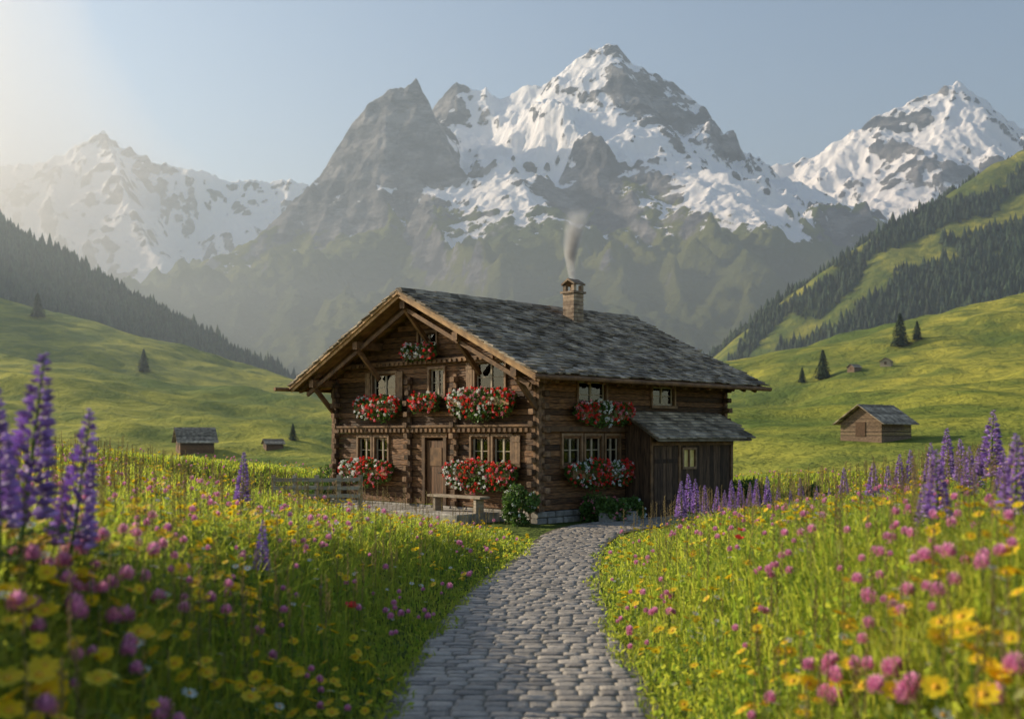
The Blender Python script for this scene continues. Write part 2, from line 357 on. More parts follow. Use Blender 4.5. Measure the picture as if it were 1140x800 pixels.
mountain('hazy_mountain',lt,-3600,-300,2600,5000,520,380,1.1,110,1.3,520,lambda X,Y,h:.3+0*X,450,400)
# ------------------------------------------------------------ haze
def vol(name,fp,z0,z1,dens,an,col):
    mb=MB(); n=len(fp); mb.add([(x,y,z0) for x,y in fp]+[(x,y,z1) for x,y in fp],[tuple(range(n-1,-1,-1)),tuple(range(n,2*n))]+[(i,(i+1)%n,n+(i+1)%n,n+i) for i in range(n)])
    t=NT(name+'_air'); v=t.n('ShaderNodeVolumeScatter'); v.inputs['Color'].default_value=(*col,1); v.inputs['Density'].default_value=dens; v.inputs['Anisotropy'].default_value=an
    t.t.links.new(v.outputs[0],t.out.inputs['Volume']); o=mb.build(name,t.m); tag(o,kind='structure'); return o
vol('haze',[(-90,80),(90,80),(4800,6000),(-4800,6000)],-60,1320,.000095,.40,(.66,.85,1.0))
vol('valley_mist',[(-110,100),(110,100),(4700,5900),(-4700,5900)],-50,250,.00042,.50,(.80,.91,1.))
vol('sunlit_mist',[(k*Y,Y) for k,Y in ((-.12,5200),(-.17,5080),(-.22,4800),(-.27,4300),(-.32,3650),(-.38,2700),(-.44,1700),(-.52,800),(-.8,1200),(-.85,5300))][::-1],-40,1050,.00042,.55,(1.,.97,.92))
# ------------------------------------------------------------ chalet
ch=empty('chalet',(CX,CY,0),CA); tag(ch,'old dark log chalet with slate roof and flower boxes beside the cobbled path','chalet')
SL=.473; AL=math.atan(SL); EZ=4.05; OV=1.0; GW=9.2; LN=9.0; XO=-1.1; XE=9.8
def roofz(y): return EZ+SL*(min(y,GW-y)+OV)
G_OP=[(6.1,7.25,3.5,4.35),(3.85,4.5,3.6,4.4),(1.3,2.5,3.65,4.5),(4.2,5.0,4.95,5.5),(6.5,7.15,1.55,2.35),(7.35,8.0,1.55,2.35),(1.05,1.75,1.55,2.38),(1.95,2.65,1.55,2.38),(3.8,4.75,.35,2.35)]
S_OP=[(.95,1.7,1.6,2.4),(1.9,2.6,1.6,2.4),(2.8,3.4,1.6,2.4),(1.6,2.8,3.2,3.95),(5.0,6.1,3.35,3.9)]
CH_=.165
def wall(name,ax,a0,a1,b0,b1,ops,ztop,gable,inward):
    mb=MB(); z=.34; hh=CH_
    while z<ztop-.02:
        z1=min(z+hh,ztop); lo,hi=a0,a1
        if gable:
            zz=z1+.24
            if zz>EZ+SL*OV: w=(zz-EZ)/SL-OV; lo=max(a0,w); hi=min(a1,GW-w)
        if hi-lo<.15: break
        cuts=sorted([(o[0],o[1]) for o in ops if o[2]<(z+z1)/2<o[3]])
        cur=lo; j=random.uniform(-.016,.016)
        for c0,c1 in cuts+[(hi,hi)]:
            if c0>cur+.02: mb.log(ax,cur,min(c0,hi),b0+j*(inward>0),b1+j*(inward<0),z+.003,z1-.003,.011)
            cur=max(cur,c1)
        z=z1
    return mb.build(name,M['log'],ch)
wall('gable_wall',1,.0,GW,0.0,.17,G_OP,6.5,True,1)
wall('side_wall',0,.18,LN,0.0,.17,S_OP,4.28,False,1)
wall('rear_wall',1,.0,GW,LN-.17,LN,[],6.5,True,-1)
wall('side_wall',0,.18,LN-.18,GW-.17,GW,[],4.28,False,-1)
def ends(x0,y0,kind):
    mb=MB(); z=.34; i=0
    if kind=='cross': mb.box(x0-.09,x0-.022,y0-.06,y0+.06,.34,4.2)
    elif kind=='side': mb.box(x0-.06,x0+.06,-.10,-.022,.34,4.2)
    else:
        s=-1 if y0<1 else 1; mb.box(-.12,-.022,min(y0,y0-s*.1),max(y0,y0-s*.1),.34,4.2); mb.box(-.12,.1,min(y0+s*.022,y0+s*.12),max(y0+s*.022,y0+s*.12),.34,4.2)
    while z<4.2:
        r_=random.uniform(0,.10); z1=z+CH_-.006
        if kind=='corner':
            if i%2==0: mb.log(0,-.22-r_,-.024,(0 if y0<1 else GW-.18),(.18 if y0<1 else GW),z+.006,z1,.02)
            elif y0<1: mb.log(1,-.22-r_,-.024,0,.18,z+.006,z1,.02)
            else: mb.log(1,GW+.024,GW+.24+r_,0,.18,z+.006,z1,.02)
        elif kind=='cross' and i%2==0: mb.log(0,-.18-r_,-.024,y0-.09,y0+.09,z+.006,z1,.02)
        elif kind=='side' and i%2: mb.log(1,-.20-r_,-.024,x0-.09,x0+.09,z+.006,z1,.02)
        z+=CH_; i+=1
    mb.build('log_ends',M['logend'],ch)
ends(0,0,'corner'); ends(0,GW,'corner'); ends(0,5.4,'cross'); ends(0,3.3,'cross'); ends(LN-.11,0,'side')
mb=MB() # plinth stones
for ax in (0,1):
    a=-.1
    while a<9.1:
        w=random.uniform(.3,.6)
        for (z0,z1) in ((-.1,.16),(.16,.335)):
            o=random.uniform(.03,.09)
            if ax==0: mb.log(0,a,a+w-.02,-o,.2,z0,z1-.01,.03)
            elif not (a<.2): mb.log(1,a,a+w-.02,-o,.2,z0,z1-.01,.03)
        a+=w
mb.build('plinth',M['stone'],ch)
mb=MB() # storey bands with dentils
mb.box(-.14,-.025,.0,GW,2.50,2.66); mb.box(-.20,-.025,.0,GW,2.662,2.72)
for k in range(42):
    y=.25+k*.21; mb.box(-.185,-.139,y,y+.1,2.52,2.62)
mb.build('storey_band',M['beam'],ch)
mb=MB(); mb.box(-.16,-.025,.3,GW-.3,4.56,4.70)
for k in range(38):
    y=.5+k*.22; mb.box(-.20,-.159,y,y+.11,4.575,4.66)
mb.build('storey_band',M['beam'],ch)
mb=MB(); mb.box(.0,LN,-.13,-.025,2.52,2.66); mb.build('storey_band',M['beam'],ch)
# roof
def slope_box(mb,side,x0,x1,s0,s1,h0,h1,hb0=None,r=None):
    sh=hb0 or 0
    P=[]
    for h in (h0,h1):
        for (x,s) in ((x0,s0),(x1,s0),(x1,s1),(x0,s1)):
            hh=h+(sh if s==s1 else 0)
            y=-OV+s*math.cos(AL)-hh*math.sin(AL); z=EZ+s*math.sin(AL)+hh*math.cos(AL)
            if side: y=GW-y
            P.append((x,y,z))
    if side: P=[P[3],P[2],P[1],P[0],P[7],P[6],P[5],P[4]]
    mb.hexa(P,r)
SLEN=(GW/2+OV)/math.cos(AL)
mb=MB()
for side in (0,1):
    n=60
    for k in range(n):
        x0=XO+(XE-XO)*k/n; x1=XO+(XE-XO)*(k+1)/n-.006
        slope_box(mb,side,x0,x1,0,SLEN-.03,-.12,-.06)
roof=mb.build('roof',M['soffit'],ch)
for side in (0,1):
    mb=MB(); rows=28; ex=SLEN/rows
    for j in range(rows):
        x=XO-.10+random.uniform(-.06,.0); s0=j*ex-.06
        while x<XE+.05:
            w=random.uniform(.12,.40); ds=random.uniform(-.06,.045); hj=random.uniform(0,.030); th=random.uniform(.028,.05)
            slope_box(mb,side,x,x+w-random.uniform(.006,.018),s0+ds,min(s0+ex*1.7,SLEN+.02),.0+hj,hj+th,-.045-hj*.4)
            x+=w
    mb.build('roof_slates',M['slate'],roof)
mb=MB(); x=XO-.05
while x<XE:
    w=random.uniform(.35,.55); zr=EZ+SL*(GW/2+OV)+random.uniform(-.012,.015)
    mb.hexa([(x,GW/2-.22,zr-.07),(x+w,GW/2-.22,zr-.07),(x+w,GW/2+.22,zr-.07),(x,GW/2+.22,zr-.07),(x,GW/2-.10,zr+.07),(x+w,GW/2-.10,zr+.07),(x+w,GW/2+.10,zr+.07),(x,GW/2+.10,zr+.07)]); x+=w-.02
mb.build('ridge_cap',M['slate'],roof)
for side in (0,1):
    mb=MB(); slope_box(mb,side,XO-.05,XO-.004,-.05,SLEN-.005,-.21,-.03); slope_box(mb,side,XO-.10,XO-.048,-.05,SLEN-.01,-.11,-.025)
    mb.build('bargeboard',M['soffit'],roof)
    mb=MB(); slope_box(mb,side,XO,XE,-.035,-.004,-.17,-.03); mb.build('eave_board',M['beam'],roof)
mb=MB(); mb.tube([(-1.35,-1.10,3.93),(9.95,-1.10,3.93)],.065,8); mb.build('gutter',M['beam'],roof)
mb=MB(); mb.tube([(-1.70,10.30,3.93),(9.95,10.30,3.93)],.065,8); mb.build('gutter',M['beam'],roof)
for side in (0,1):
    for k in range(17):
        x=-.9+k*.64; mb=MB(); slope_box(mb,side,x,x+.12,0.02,1.2,-.27,-.122); mb.build('rafter',M['beam'],roof)
    mb=MB(); slope_box(mb,side,-.55,-.43,.1,SLEN-.1,-.27,-.122); mb.build('rafter',M['beam'],roof)
    mb=MB(); slope_box(mb,side,-.88,-.80,.35,SLEN-.25,-.56,-.44); mb.build('truss_beam',M['beam'],roof)
for y in (-.02,2.3,4.6,6.9,9.22):
    z=roofz(y)-.13*1.1-.15; mb=MB(); mb.log(0,-1.02,.6 if abs(y-4.6)<4.3 else LN+.6,y-.11,y+.11,z-.24,z,.02)
    mb.build('purlin',M['beam'],ch)
    mb=MB(); mb.beam((-.03,y,z-1.15),(-.88,y,z-.26),.11,.13); mb.build('bracket',M['beam'],ch)
# windows
def fbox(mb,face,a0,a1,o0,o1,z0,z1,r=None):
    if face=='g': mb.box(-o1,-o0,a0,a1,z0,z1,r)
    else: mb.box(a0,a1,-o1,-o0,z0,z1,r)
def window(face,a0,a1,z0,z1,off=0.,parent=None,cm='cloth'):
    mb=MB(); w=.075; o0,o1=off+.0,off+.06
    fbox(mb,face,a0-w,a0,o0,o1,z0-w,z1+w); fbox(mb,face,a1,a1+w,o0,o1,z0-w,z1+w)
    fbox(mb,face,a0,a1,o0,o1,z1,z1+w); fbox(mb,face,a0-w*1.3,a1+w*1.3,off-.01,off+.10,z0-w-.03,z0-w*.3)
    fr=mb.build('window',M['frame'],parent or ch)
    mb=MB(); i0,i1=off-.09,off-.045; b=.045; am=(a0+a1)/2
    fbox(mb,face,a0,a0+b,i0,i1,z0,z1); fbox(mb,face,a1-b,a1,i0,i1,z0,z1); fbox(mb,face,a0+b,a1-b,i0,i1,z0-.01,z0+b); fbox(mb,face,a0+b,a1-b,i0,i1,z1-b,z1)
    fbox(mb,face,am-.03,am+.03,i0,i1+.006,z0+b,z1-b)
    for zz in ((z0+z1)/2,):
        fbox(mb,face,a0+b,am-.03,i0+.005,i1-.005,zz-.011,zz+.011); fbox(mb,face,am+.03,a1-b,i0+.005,i1-.005,zz-.011,zz+.011)
    mb.build('sash',M['sash'],fr)
    mb=MB(); fbox(mb,face,a0+.01,a1-.01,off-.075,off-.07,z0+.01,z1-.01); mb.build('pane',M['glass'],fr)
    n=6
    for (c0,c1) in ((a0,a0+.25*(a1-a0)),(a1-.25*(a1-a0),a1)):
        mb=MB()
        for k in range(n):
            p=c0+(c1-c0)*k/n; q=c0+(c1-c0)*(k+1)/n; fbox(mb,face,p,q+.002,off-.16-.015*(k%2),off-.13-.015*(k%2),z0+.02,z1-.02)
        mb.build('curtain',M[cm],fr)
    return fr
for o in G_OP[:-1]: window('g',*o)
for o in S_OP: window('s',*o)
for (y0,y1,z0,z1) in ((.66,.97,1.5,2.42),(5.75,6.0,3.45,4.4),(7.36,7.62,3.45,4.4),(2.6,2.86,3.6,4.52)):
    mb=MB()
    for k in range(3):
        a=y0+(y1-y0)*k/3; mb.box(-.065,-.03,a,a+(y1-y0)/3-.006,z0,z1)
    mb.box(-.08,-.064,y0,y1-.01,z0+.12,z0+.19); mb.box(-.08,-.064,y0,y1-.01,z1-.19,z1-.12)
    mb.build('shutter',M['frame'],ch)
# door
mb=MB()
for k in range(5): mb.box(.03,.08,3.87+k*.165,3.87+k*.165+.158,.36,2.27)
d=mb.build('door',M['door'],ch)
mb=MB(); mb.box(-.06,.0,3.72,3.86,.35,2.36); mb.box(-.06,.0,4.69,4.83,.35,2.36); mb.box(-.07,-.002,3.68,4.87,2.362,2.48); mb.build('door_frame',M['beam'],d)
mb=MB(); mb.box(.012,.028,4.0,4.55,1.5,2.05); mb.build('door_panel',M['beam'],d)
mb=MB(); mb.tube([(.03,4.0,1.3),(-.03,4.0,1.3),(-.03,4.12,1.3)],.015,6); mb.build('door_handle',M['iron'],d)
# chimney
cx0=5.35; cy0=3.5
mb=MB(); z=5.9
while z<6.95:
    jx=random.uniform(-.012,.012); q=.05 if int(round((z-5.9)/.13))%2 else -.05
    mb.log(0,cx0-.25,cx0+q-.004,cy0-.24+jx,cy0+.24+jx,z,z+.125,.02); mb.log(0,cx0+q+.004,cx0+.25,cy0-.24-jx,cy0+.24-jx,z,z+.125,.02)
    z+=.13
cm=mb.build('chimney',M['chim'],ch)
mb=MB(); mb.box(cx0-.31,cx0+.31,cy0-.30,cy0+.30,z+.004,z+.07)
for sx in (-.18,.18):
    for sy in (-.18,.18): mb.box(cx0+sx-.06,cx0+sx+.06,cy0+sy-.06,cy0+sy+.06,z+.068,z+.27)
zt=z+.268
for sg in (-1,1):
    mb.hexa([(cx0-.28,cy0+sg*.28,zt),(cx0+.28,cy0+sg*.28,zt),(cx0+.28,cy0,zt+.16),(cx0-.28,cy0,zt+.16),(cx0-.28,cy0+sg*.30,zt+.05),(cx0+.28,cy0+sg*.30,zt+.05),(cx0+.28,cy0,zt+.23),(cx0-.28,cy0,zt+.23)] if sg<0 else
            [(cx0-.28,cy0,zt+.16),(cx0+.28,cy0,zt+.16),(cx0+.28,cy0+.28,zt),(cx0-.28,cy0+.28,zt),(cx0-.28,cy0,zt+.23),(cx0+.28,cy0,zt+.23),(cx0+.28,cy0+.30,zt+.05),(cx0-.28,cy0+.30,zt+.05)])
mb.build('chimney_cap',M['chim'],cm)
CTOP=(*loc2w(cx0,cy0),zt+.2)
# lean-to
AX0,AX1,AY=3.7,7.9,-.95
mb=MB()
x=AX0
while x<AX1-.01:
    w=random.uniform(.15,.24); x1=min(x+w,AX1)
    if not (5.0<(x+x1)/2<5.95): mb.box(x,x1-.006,AY,AY+.05,.0,2.5)
    else: mb.box(x,x1-.006,AY,AY+.05,.0,1.4); mb.box(x,x1-.006,AY,AY+.05,2.05,2.5)
    x=x1
for xx in (AX0,AX1-.05):
    y=AY+.052
    while y<-.03:
        y1=min(y+.19,-.025); mb.hexa([(xx,y,0),(xx+.05,y,0),(xx+.05,y1-.006,0),(xx,y1-.006,0),(xx,y,2.4+.593*(y+1.2)),(xx+.05,y,2.4+.593*(y+1.2)),(xx+.05,y1-.006,2.4+.593*(y1+1.2)),(xx,y1-.006,2.4+.593*(y1+1.2))]); y=y1
lt_=mb.build('lean_to',M['plank'],ch)
mb=MB()
mb.hexa([(3.5,-1.4,2.24),(8.35,-1.4,2.24),(8.35,-.03,3.05),(3.5,-.03,3.05),(3.5,-1.4,2.31),(8.35,-1.4,2.31),(8.35,-.03,3.12),(3.5,-.03,3.12)],.2)
rows=9
for j in range(rows):
    x=3.45
    while x<8.4:
        w=random.uniform(.14,.36); t0=j/rows-.02; t1=min(t0+1.5/rows,1.); q=random.uniform(0,.025)
        y0=-1.44+1.41*t0; y1=-1.44+1.41*t1; z0=2.305+.81*t0; z1=2.305+.81*t1
        mb.hexa([(x,y0,z0+.03+q),(x+w-.01,y0,z0+.03+q),(x+w-.01,y1,z1),(x,y1,z1),(x,y0,z0+.07+q),(x+w-.01,y0,z0+.07+q),(x+w-.01,y1,z1+.03),(x,y1,z1+.03)]); x+=w
mb.build('lean_to_roof',M['slate'],lt_)
for k in range(2):
    mb=MB(); a0=3.84+k*.58
    for q in range(4): mb.box(a0+q*.142,a0+q*.142+.136,AY-.045,AY-.01,.05,2.1)
    mb.box(a0+.02,a0+.54,AY-.06,AY-.044,.4,.52); mb.box(a0+.02,a0+.54,AY-.06,AY-.044,1.6,1.72)
    mb.build('lean_to_door',M['plank'],lt_)
for x in (AX0-.02,5.03,AX1-.1):
    mb=MB(); mb.box(x,x+.12,AY-.04,AY-.004,0,2.4); mb.build('lean_to_post',M['beam'],lt_)
mb=MB(); mb.box(AX0,AX1,AY-.065,AY-.044,2.12,2.24); mb.build('lean_to_beam',M['beam'],lt_)
mb=MB()
for (a,b,c,d_) in ((5.22,5.3,1.4,2.05),(5.88,5.96,1.4,2.05),(5.3,5.88,1.98,2.05),(5.3,5.88,1.4,1.47),(5.56,5.6,1.47,1.98)): mb.box(a,b,AY-.05,AY+.0,c,d_)
mb.build('lean_to_window',M['frame'],lt_)
mb=MB(); mb.box(5.3,5.88,AY+.01,AY+.02,1.47,1.98)
o=link('lean_to_pane',mb.mesh('lean_to_pane',M['lit_amber']),lt_); o['label']='shed window pane with yellow light painted into its colour'
# terrace in front of gable
x,y=loc2w(-1.0,4.6)
t=empty('stone_terrace',(x,y,0),CA); tag(t,'low pale stone terrace slab with a step before the chalet door','terrace')
mb=MB(); a=-3.2
while a<3.0:
    w=random.uniform(.5,.9); mb.log(1,a,a+w-.015,-.75,.88,-.05,.27+random.uniform(-.01,.01),.03); a+=w
mb.build('slab',M['stone'],t)
mb=MB(); mb.log(1,-1.1,.9,-1.15,-.77,-.05,.14,.03); mb.build('step',M['stone'],t)
x,y=loc2w(-1.05,2.3)
t=empty('wooden_bench',(x,y,.27),CA); tag(t,'low wooden bench on the terrace under the lower right gable windows','bench')
mb=MB(); mb.box(-.02,.36,-1.1,1.1,.40,.46); mb.build('seat',M['fence'],t)
for yy in (-.9,.8):
    mb=MB(); mb.box(.02,.32,yy,yy+.1,0,.398); mb.build('leg',M['fence'],t)
# ------------------------------------------------------------ leaf helpers
def rdirs(n,flat=0.):
    v=rng.normal(size=(n,3)); v[:,2]*=(1-flat); return v/np.linalg.norm(v,axis=1,keepdims=True)
def diamonds(C,L,Wd,flat=0.):
    n=len(C); u=rdirs(n,flat); w=rdirs(n,flat); v=np.cross(u,w); v/=np.linalg.norm(v,axis=1,keepdims=True)+1e-9
    L=np.asarray(L)*np.ones(n); Wd=np.asarray(Wd)*np.ones(n)
    V=np.stack([C-u*L[:,None],C+v*Wd[:,None],C+u*L[:,None],C-v*Wd[:,None]],1)
    return V.reshape(-1,3),np.arange(4*n).reshape(-1,4)
def clusters(C,n,r,s):
    C=np.repeat(C,n,0); return diamonds(C+rdirs(len(C))*r*rng.uniform(.5,1,(len(C),1)),s,s*.8)
def flower_box(face,a,zt,L,label,whites,dens=1.0,droop=.45):
    if face=='g': wx,wy=loc2w(-.06,a); rz=CA-math.pi/2
    else: wx,wy=loc2w(a,-.06); rz=CA
    t=empty('flower_box',(wx,wy,zt),rz); tag(t,label,'flower box','flower boxes under the chalet windows')
    mb=MB(); y0,y1=-.30,-.06
    mb.box(-L/2,L/2,y0,y0+.03,-.24,0); mb.box(-L/2,L/2,y1-.03,y1,-.24,0); mb.box(-L/2,-L/2+.03,y0+.029,y1-.029,-.24,0); mb.box(L/2-.03,L/2,y0+.029,y1-.029,-.24,0); mb.box(-L/2+.029,L/2-.029,y0+.029,y1-.029,-.24,-.03)
    mb.box(-L/2+.15,-L/2+.2,y1-.2,.05,-.3,-.239); mb.box(L/2-.2,L/2-.15,y1-.2,.05,-.3,-.239)
    mb.build('planter',M['beam'],t)
    def cloud(n,out=0.):
        x=rng.uniform(-L/2-.14,L/2+.14,n); th=rng.uniform(-.1,math.pi*.95,n)
        e=np.clip(1-(np.abs(x)/(L/2+.2))**6,0.25,1)
        mod=.66+.12*np.sin(x*4.3+a)+.42*rng.random(n)**1.5
        rr=(.23+out)*mod*e
        y=-.20-rr*np.sin(th)*.8; z=np.where(np.cos(th)>0,rr*np.cos(th)*1.05,np.cos(th)*droop*mod*e*1.15)-.02
        return np.stack([x,y,z],1)
    n=int(1050*L*dens); C=cloud(n); C[:,1]+=rng.uniform(0,.12,n)
    V,Fa=diamonds(C,rng.uniform(.03,.055,n),rng.uniform(.022,.042,n)); nmesh('foliage',V,Fa,M['leaf'],t,rnd=rng.random(n))
    n=int(70*L*dens); C=cloud(n,.05); wm=np.zeros(n,bool)
    for (w0,w1) in whites: wm|=(C[:,0]/L>w0)&(C[:,0]/L<w1)&(rng.random(n)<.7)
    wm|=rng.random(n)<.08
    rose=(~wm)&(rng.random(n)<.25)
    for nm,m,mat in (('red_blossoms',(~wm)&(~rose),'red'),('white_blossoms',wm,'white'),('pink_blossoms',rose,'rose')):
        if m.sum()==0: continue
        V,Fa=clusters(C[m],13,.045,.024); nmesh(nm,V,Fa,M[mat],t,rnd=np.repeat(rng.random(m.sum()),13))
flower_box('g',6.75,3.42,2.0,'red and white geranium box under the upper left gable window',[(-.5,-.2),(.2,.35)])
flower_box('g',4.45,3.45,1.0,'small red geranium box under the upper middle gable window',[],.9,.3)
flower_box('g',4.75,4.95,1.25,'topmost flower box high in the gable, red and white',[(-.4,.3)],.9,.25)
flower_box('g',2.05,3.50,2.5,'large red and white geranium box under the upper right gable window',[(-.5,-.25),(0,.12)],1.1,.55)
flower_box('g',7.35,1.42,2.4,'red and white geranium box under the lower left gable windows beside the fence',[(-.5,-0.1)],1.1,.5)
flower_box('g',2.1,1.45,2.7,'large red and white geranium box under the lower right gable windows',[(-.5,-.25),(.05,.15)],1.1,.55)
flower_box('s',2.35,1.45,2.7,'red, pink and white geranium box under the lower windows on the chalet side',[(-.5,-.2),(.1,.3)],1.1,.45)
flower_box('s',2.5,3.15,2.3,'red and white geranium box under the upper window on the chalet side',[(-.2,.05)],1.1,.4)
# ------------------------------------------------------------ shrubs
def shrub(x,y,rx,rz,label,fl=None,n=2600):
    z=H1(x,y); t=empty('shrub',(x,y,z)); tag(t,label,'shrub')
    k=14; cc=rdirs(k)*np.array([rx*.6,rx*.6,rz*.45])+np.array([0,0,rz*.55]); cr=rng.uniform(.3,.5,k)*rx
    ci=rng.integers(0,k,n); C=cc[ci]+rdirs(n)*cr[ci][:,None]*rng.uniform(.6,1,(n,1)); C=C[C[:,2]>.0]; n=len(C)
    V,Fa=diamonds(C,rng.uniform(.03,.07,n),rng.uniform(.02,.04,n)); nmesh('foliage',V,Fa,M['leaf'],t,rnd=rng.random(n))
    mb=MB()
    for q in range(6):
        a=rng.uniform(0,6.28); mb.tube([(0,0,-.05),(math.cos(a)*rx*.3,math.sin(a)*rx*.3,rz*.4),(math.cos(a)*rx*.6,math.sin(a)*rx*.6,rz*.75)],[.02,.014,.006],5)
    mb.build('stems',M['trunk'],t)
    if fl:
        m=40; ci=rng.integers(0,k,m); C=cc[ci]+rdirs(m)*cr[ci][:,None]*1.02; C=C[C[:,2]>.05]
        V,Fa=clusters(C,10,.04,.025); nmesh('blossoms',V,Fa,M[fl],t,rnd=np.repeat(rng.random(len(C)),10))
x,y=loc2w(-.75,-.05); shrub(x,y,.55,.95,'green shrub with white blossoms at the near chalet corner','white')
x,y=loc2w(1.9,-.75); shrub(x,y,.75,.6,'low flowering shrub with pink blossoms under the chalet side windows','rose')
x,y=loc2w(3.0,-.8); shrub(x,y,.5,.5,'small white flowering shrub beside the shed door','white')
x,y=loc2w(-.2,9.8); shrub(x,y,.9,1.2,'round green shrub behind the wooden fence at the far left of the chalet')
x,y=loc2w(9.4,-.6); shrub(x,y,.8,.8,'leafy green shrub just right of the lean-to shed',n=3000)
x,y=loc2w(11.3,-2.0); shrub(x,y,.7,.5,'broad low green shrub farther right of the shed behind the lupines',n=3000)
t=empty('stone_trough',(*loc2w(2.3,-1.05),0),CA); tag(t,'low rough stone edging trough under the side windows of the chalet','stone trough')
mb=MB(); mb.log(0,-.9,.9,-.12,.1,0,.28,.03); mb.build('trough_side',M['stone'],t)
# ------------------------------------------------------------ fence
fp=[(-5.95,27.4),(-5.42,27.4),(-4.88,27.45),(-4.34,27.5),(-3.8,27.55)]
ft=empty('wooden_fence',(fp[2][0],fp[2][1],.4)); tag(ft,'weathered low wooden rail fence left of the chalet','fence')
o0=np.array([*fp[2],.4])
for a,b in fp:
    mb=MB(); mb.beam(np.array([a,b,H1(a,b)-.1])-o0,np.array([a,b,1.42])-o0,.10,.10,(1,0,0)); mb.build('post',M['fence'],ft)
for hh in (.90,1.11,1.31):
    mb=MB()
    for (a,b),(c,d_) in zip(fp[:-1],fp[1:]): mb.beam(np.array([a,b-.08,hh+rng.uniform(-.015,.015)])-o0,np.array([c,d_-.08,hh+rng.uniform(-.015,.015)])-o0,.05,.09)
    mb.build('rail',M['fence'],ft)
# ------------------------------------------------------------ barns
def barn(name,px,py,wpx,rot,label,w=6.0,l=6.5,h=2.4,rh=1.9,mat='oldwood',y0=80):
    x,y,z=hit(px,py,y0); a=R(rot); span=(l+1.4)*math.cos(a)+(w+1.4)*math.sin(a); s=wpx*y/F/span
    t=empty(name,(x,y,z),a,s); tag(t,label,'barn')
    mb=MB(); X0,X1,Y0,Y1=-l/2,l/2,-w/2,w/2
    mb.box(X0,X1,Y0,Y1,-1.5,h*.18,.5)
    k=8
    for i in range(k):
        z0=h*.18+i*(h*.82/k); mb.log(0,X0,X1,Y0,Y1,z0,z0+h*.82/k-.02,.05)
    n=8
    for i in range(n):
        z0=h+i*rh/n; ins=(i+1)/n*w/2
        if ins<w/2: mb.log(0,X0,X1,Y0+ins,Y1-ins,z0,z0+rh/n-.02,.04)
    mb.build('wall',M[mat],t)
    mb=MB(); ov=.7; sl=rh/(w/2)
    for sg in (0,1):
        Yf=lambda v:(Y0+v if sg==0 else Y1-v)
        for r in range(8):
            a_=-ov+r*(w/2+ov)/8; b=a_+(w/2+ov)/8+.05; za=h+a_*sl+.12; zb=h+b*sl+.08
            P=[(X0-ov,Yf(a_),za),(X1+ov,Yf(a_),za),(X1+ov,Yf(b),zb),(X0-ov,Yf(b),zb)]; P=P+[(p[0],p[1],p[2]+.12) for p in P]
            if sg: P=[P[3],P[2],P[1],P[0],P[7],P[6],P[5],P[4]]
            mb.hexa(P)
    mb.build('roof',M['slate'],t)
    mb=MB(); mb.box(X0-.08,X0-.01,-.7,.7,h*.18,h*.18+1.8); mb.build('door',M['plank'],t)
barn('hay_barn',975,489,94,38,'old wooden hay barn with grey roof on the meadow right of the chalet',h=2.2,rh=2.0)
barn('hay_barn',217,503,58,25,'larger dark wooden barn at the foot of the left hillside',h=2.2,rh=2.4,mat='log')
barn('hay_barn',304,499,30,25,'smaller dark barn in the valley between the left barn and the fence',h=1.8,rh=1.6,mat='log')
barn('farm_hut',951,413,18,30,'tiny dark hut high on the right hill, left of the pale hut')
barn('farm_hut',987,407,20,60,'tiny pale hut highest on the right green hill',mat='sash')
# ------------------------------------------------------------ conifers
def conifer_meshes(seed):
    r=np.random.default_rng(seed); n=1500; t=r.random(n)**1.25*.93+.07; tier=.72+.28*np.abs(np.sin(t*34)); a=r.uniform(0,6.283,n)
    rad=.30*(1-t)**.8*tier*np.sqrt(r.uniform(.15,1,n))*(1+.25*np.sin(a*3+seed+t*9)); c=np.stack([np.cos(a)*rad,np.sin(a)*rad,t],1)
    d=np.stack([np.cos(a),np.sin(a),-.45-.3*r.random(n)],1); s=np.stack([-np.sin(a),np.cos(a),0*a],1); L=(.035+.03*(1-t))[:,None]
    V=np.stack([c-s*L*.5,c+s*L*.5,c+d*L*1.3],1).reshape(-1,3)
    cm=nmesh('crown',V,np.arange(3*n).reshape(-1,3),M['crown'],rnd=r.random(n),link_it=False)
    mb=MB(); mb.tube([(0,0,-.05),(0,0,.3),(0.004,0,.95)],[.022,.015,.003],7); return cm,mb.mesh('trunk',M['trunk'],True)
CF=[conifer_meshes(s) for s in (1,2,3)]
def conifer(x,y,h,label,group=None,i=0):
    t=empty('conifer_tree',(x,y,H1(x,y)-.2),random.uniform(0,6),h); tag(t,label,'tree',group); link('crown',CF[i%3][0],t); link('trunk',CF[i%3][1],t)
for i,(px,py,hp,lab) in enumerate([(916,422,34,'dark conifer standing alone on the right hill crest, left of the huts'),(1002,386,38,'tall dark conifer on the right hill crest, right of the pale hut'),
  (160,414,26,'dark conifer near the crest in the middle of the left hillside'),(42,354,28,'dark conifer high on the left hillside near the picture edge'),(326,490,20,'small conifer in the valley just left of the chalet'),
  (1021,378,22,'shorter conifer just right of the tall conifer on the right hill'),(893,426,18,'small conifer left of the lone conifer on the right hill')]):
    x,y,z=hit(px,py,80); conifer(x,y,hp/F*y,lab,None,i)
def cone_t():
    V=[];Fa=[]
    for (zb,zt,rb) in ((.05,.5,.24),(.28,.75,.18),(.5,1.,.12)):
        o=len(V); V.append((0,0,zt))
        for k in range(7):
            a=k*2*math.pi/7; q=rb*(1.15 if k%2 else .8); V.append((math.cos(a)*q,math.sin(a)*q,zb-(.05 if k%2 else 0)))
        for k in range(7): Fa.append((o,o+1+k,o+1+(k+1)%7))
    return np.array(V),np.array(Fa)
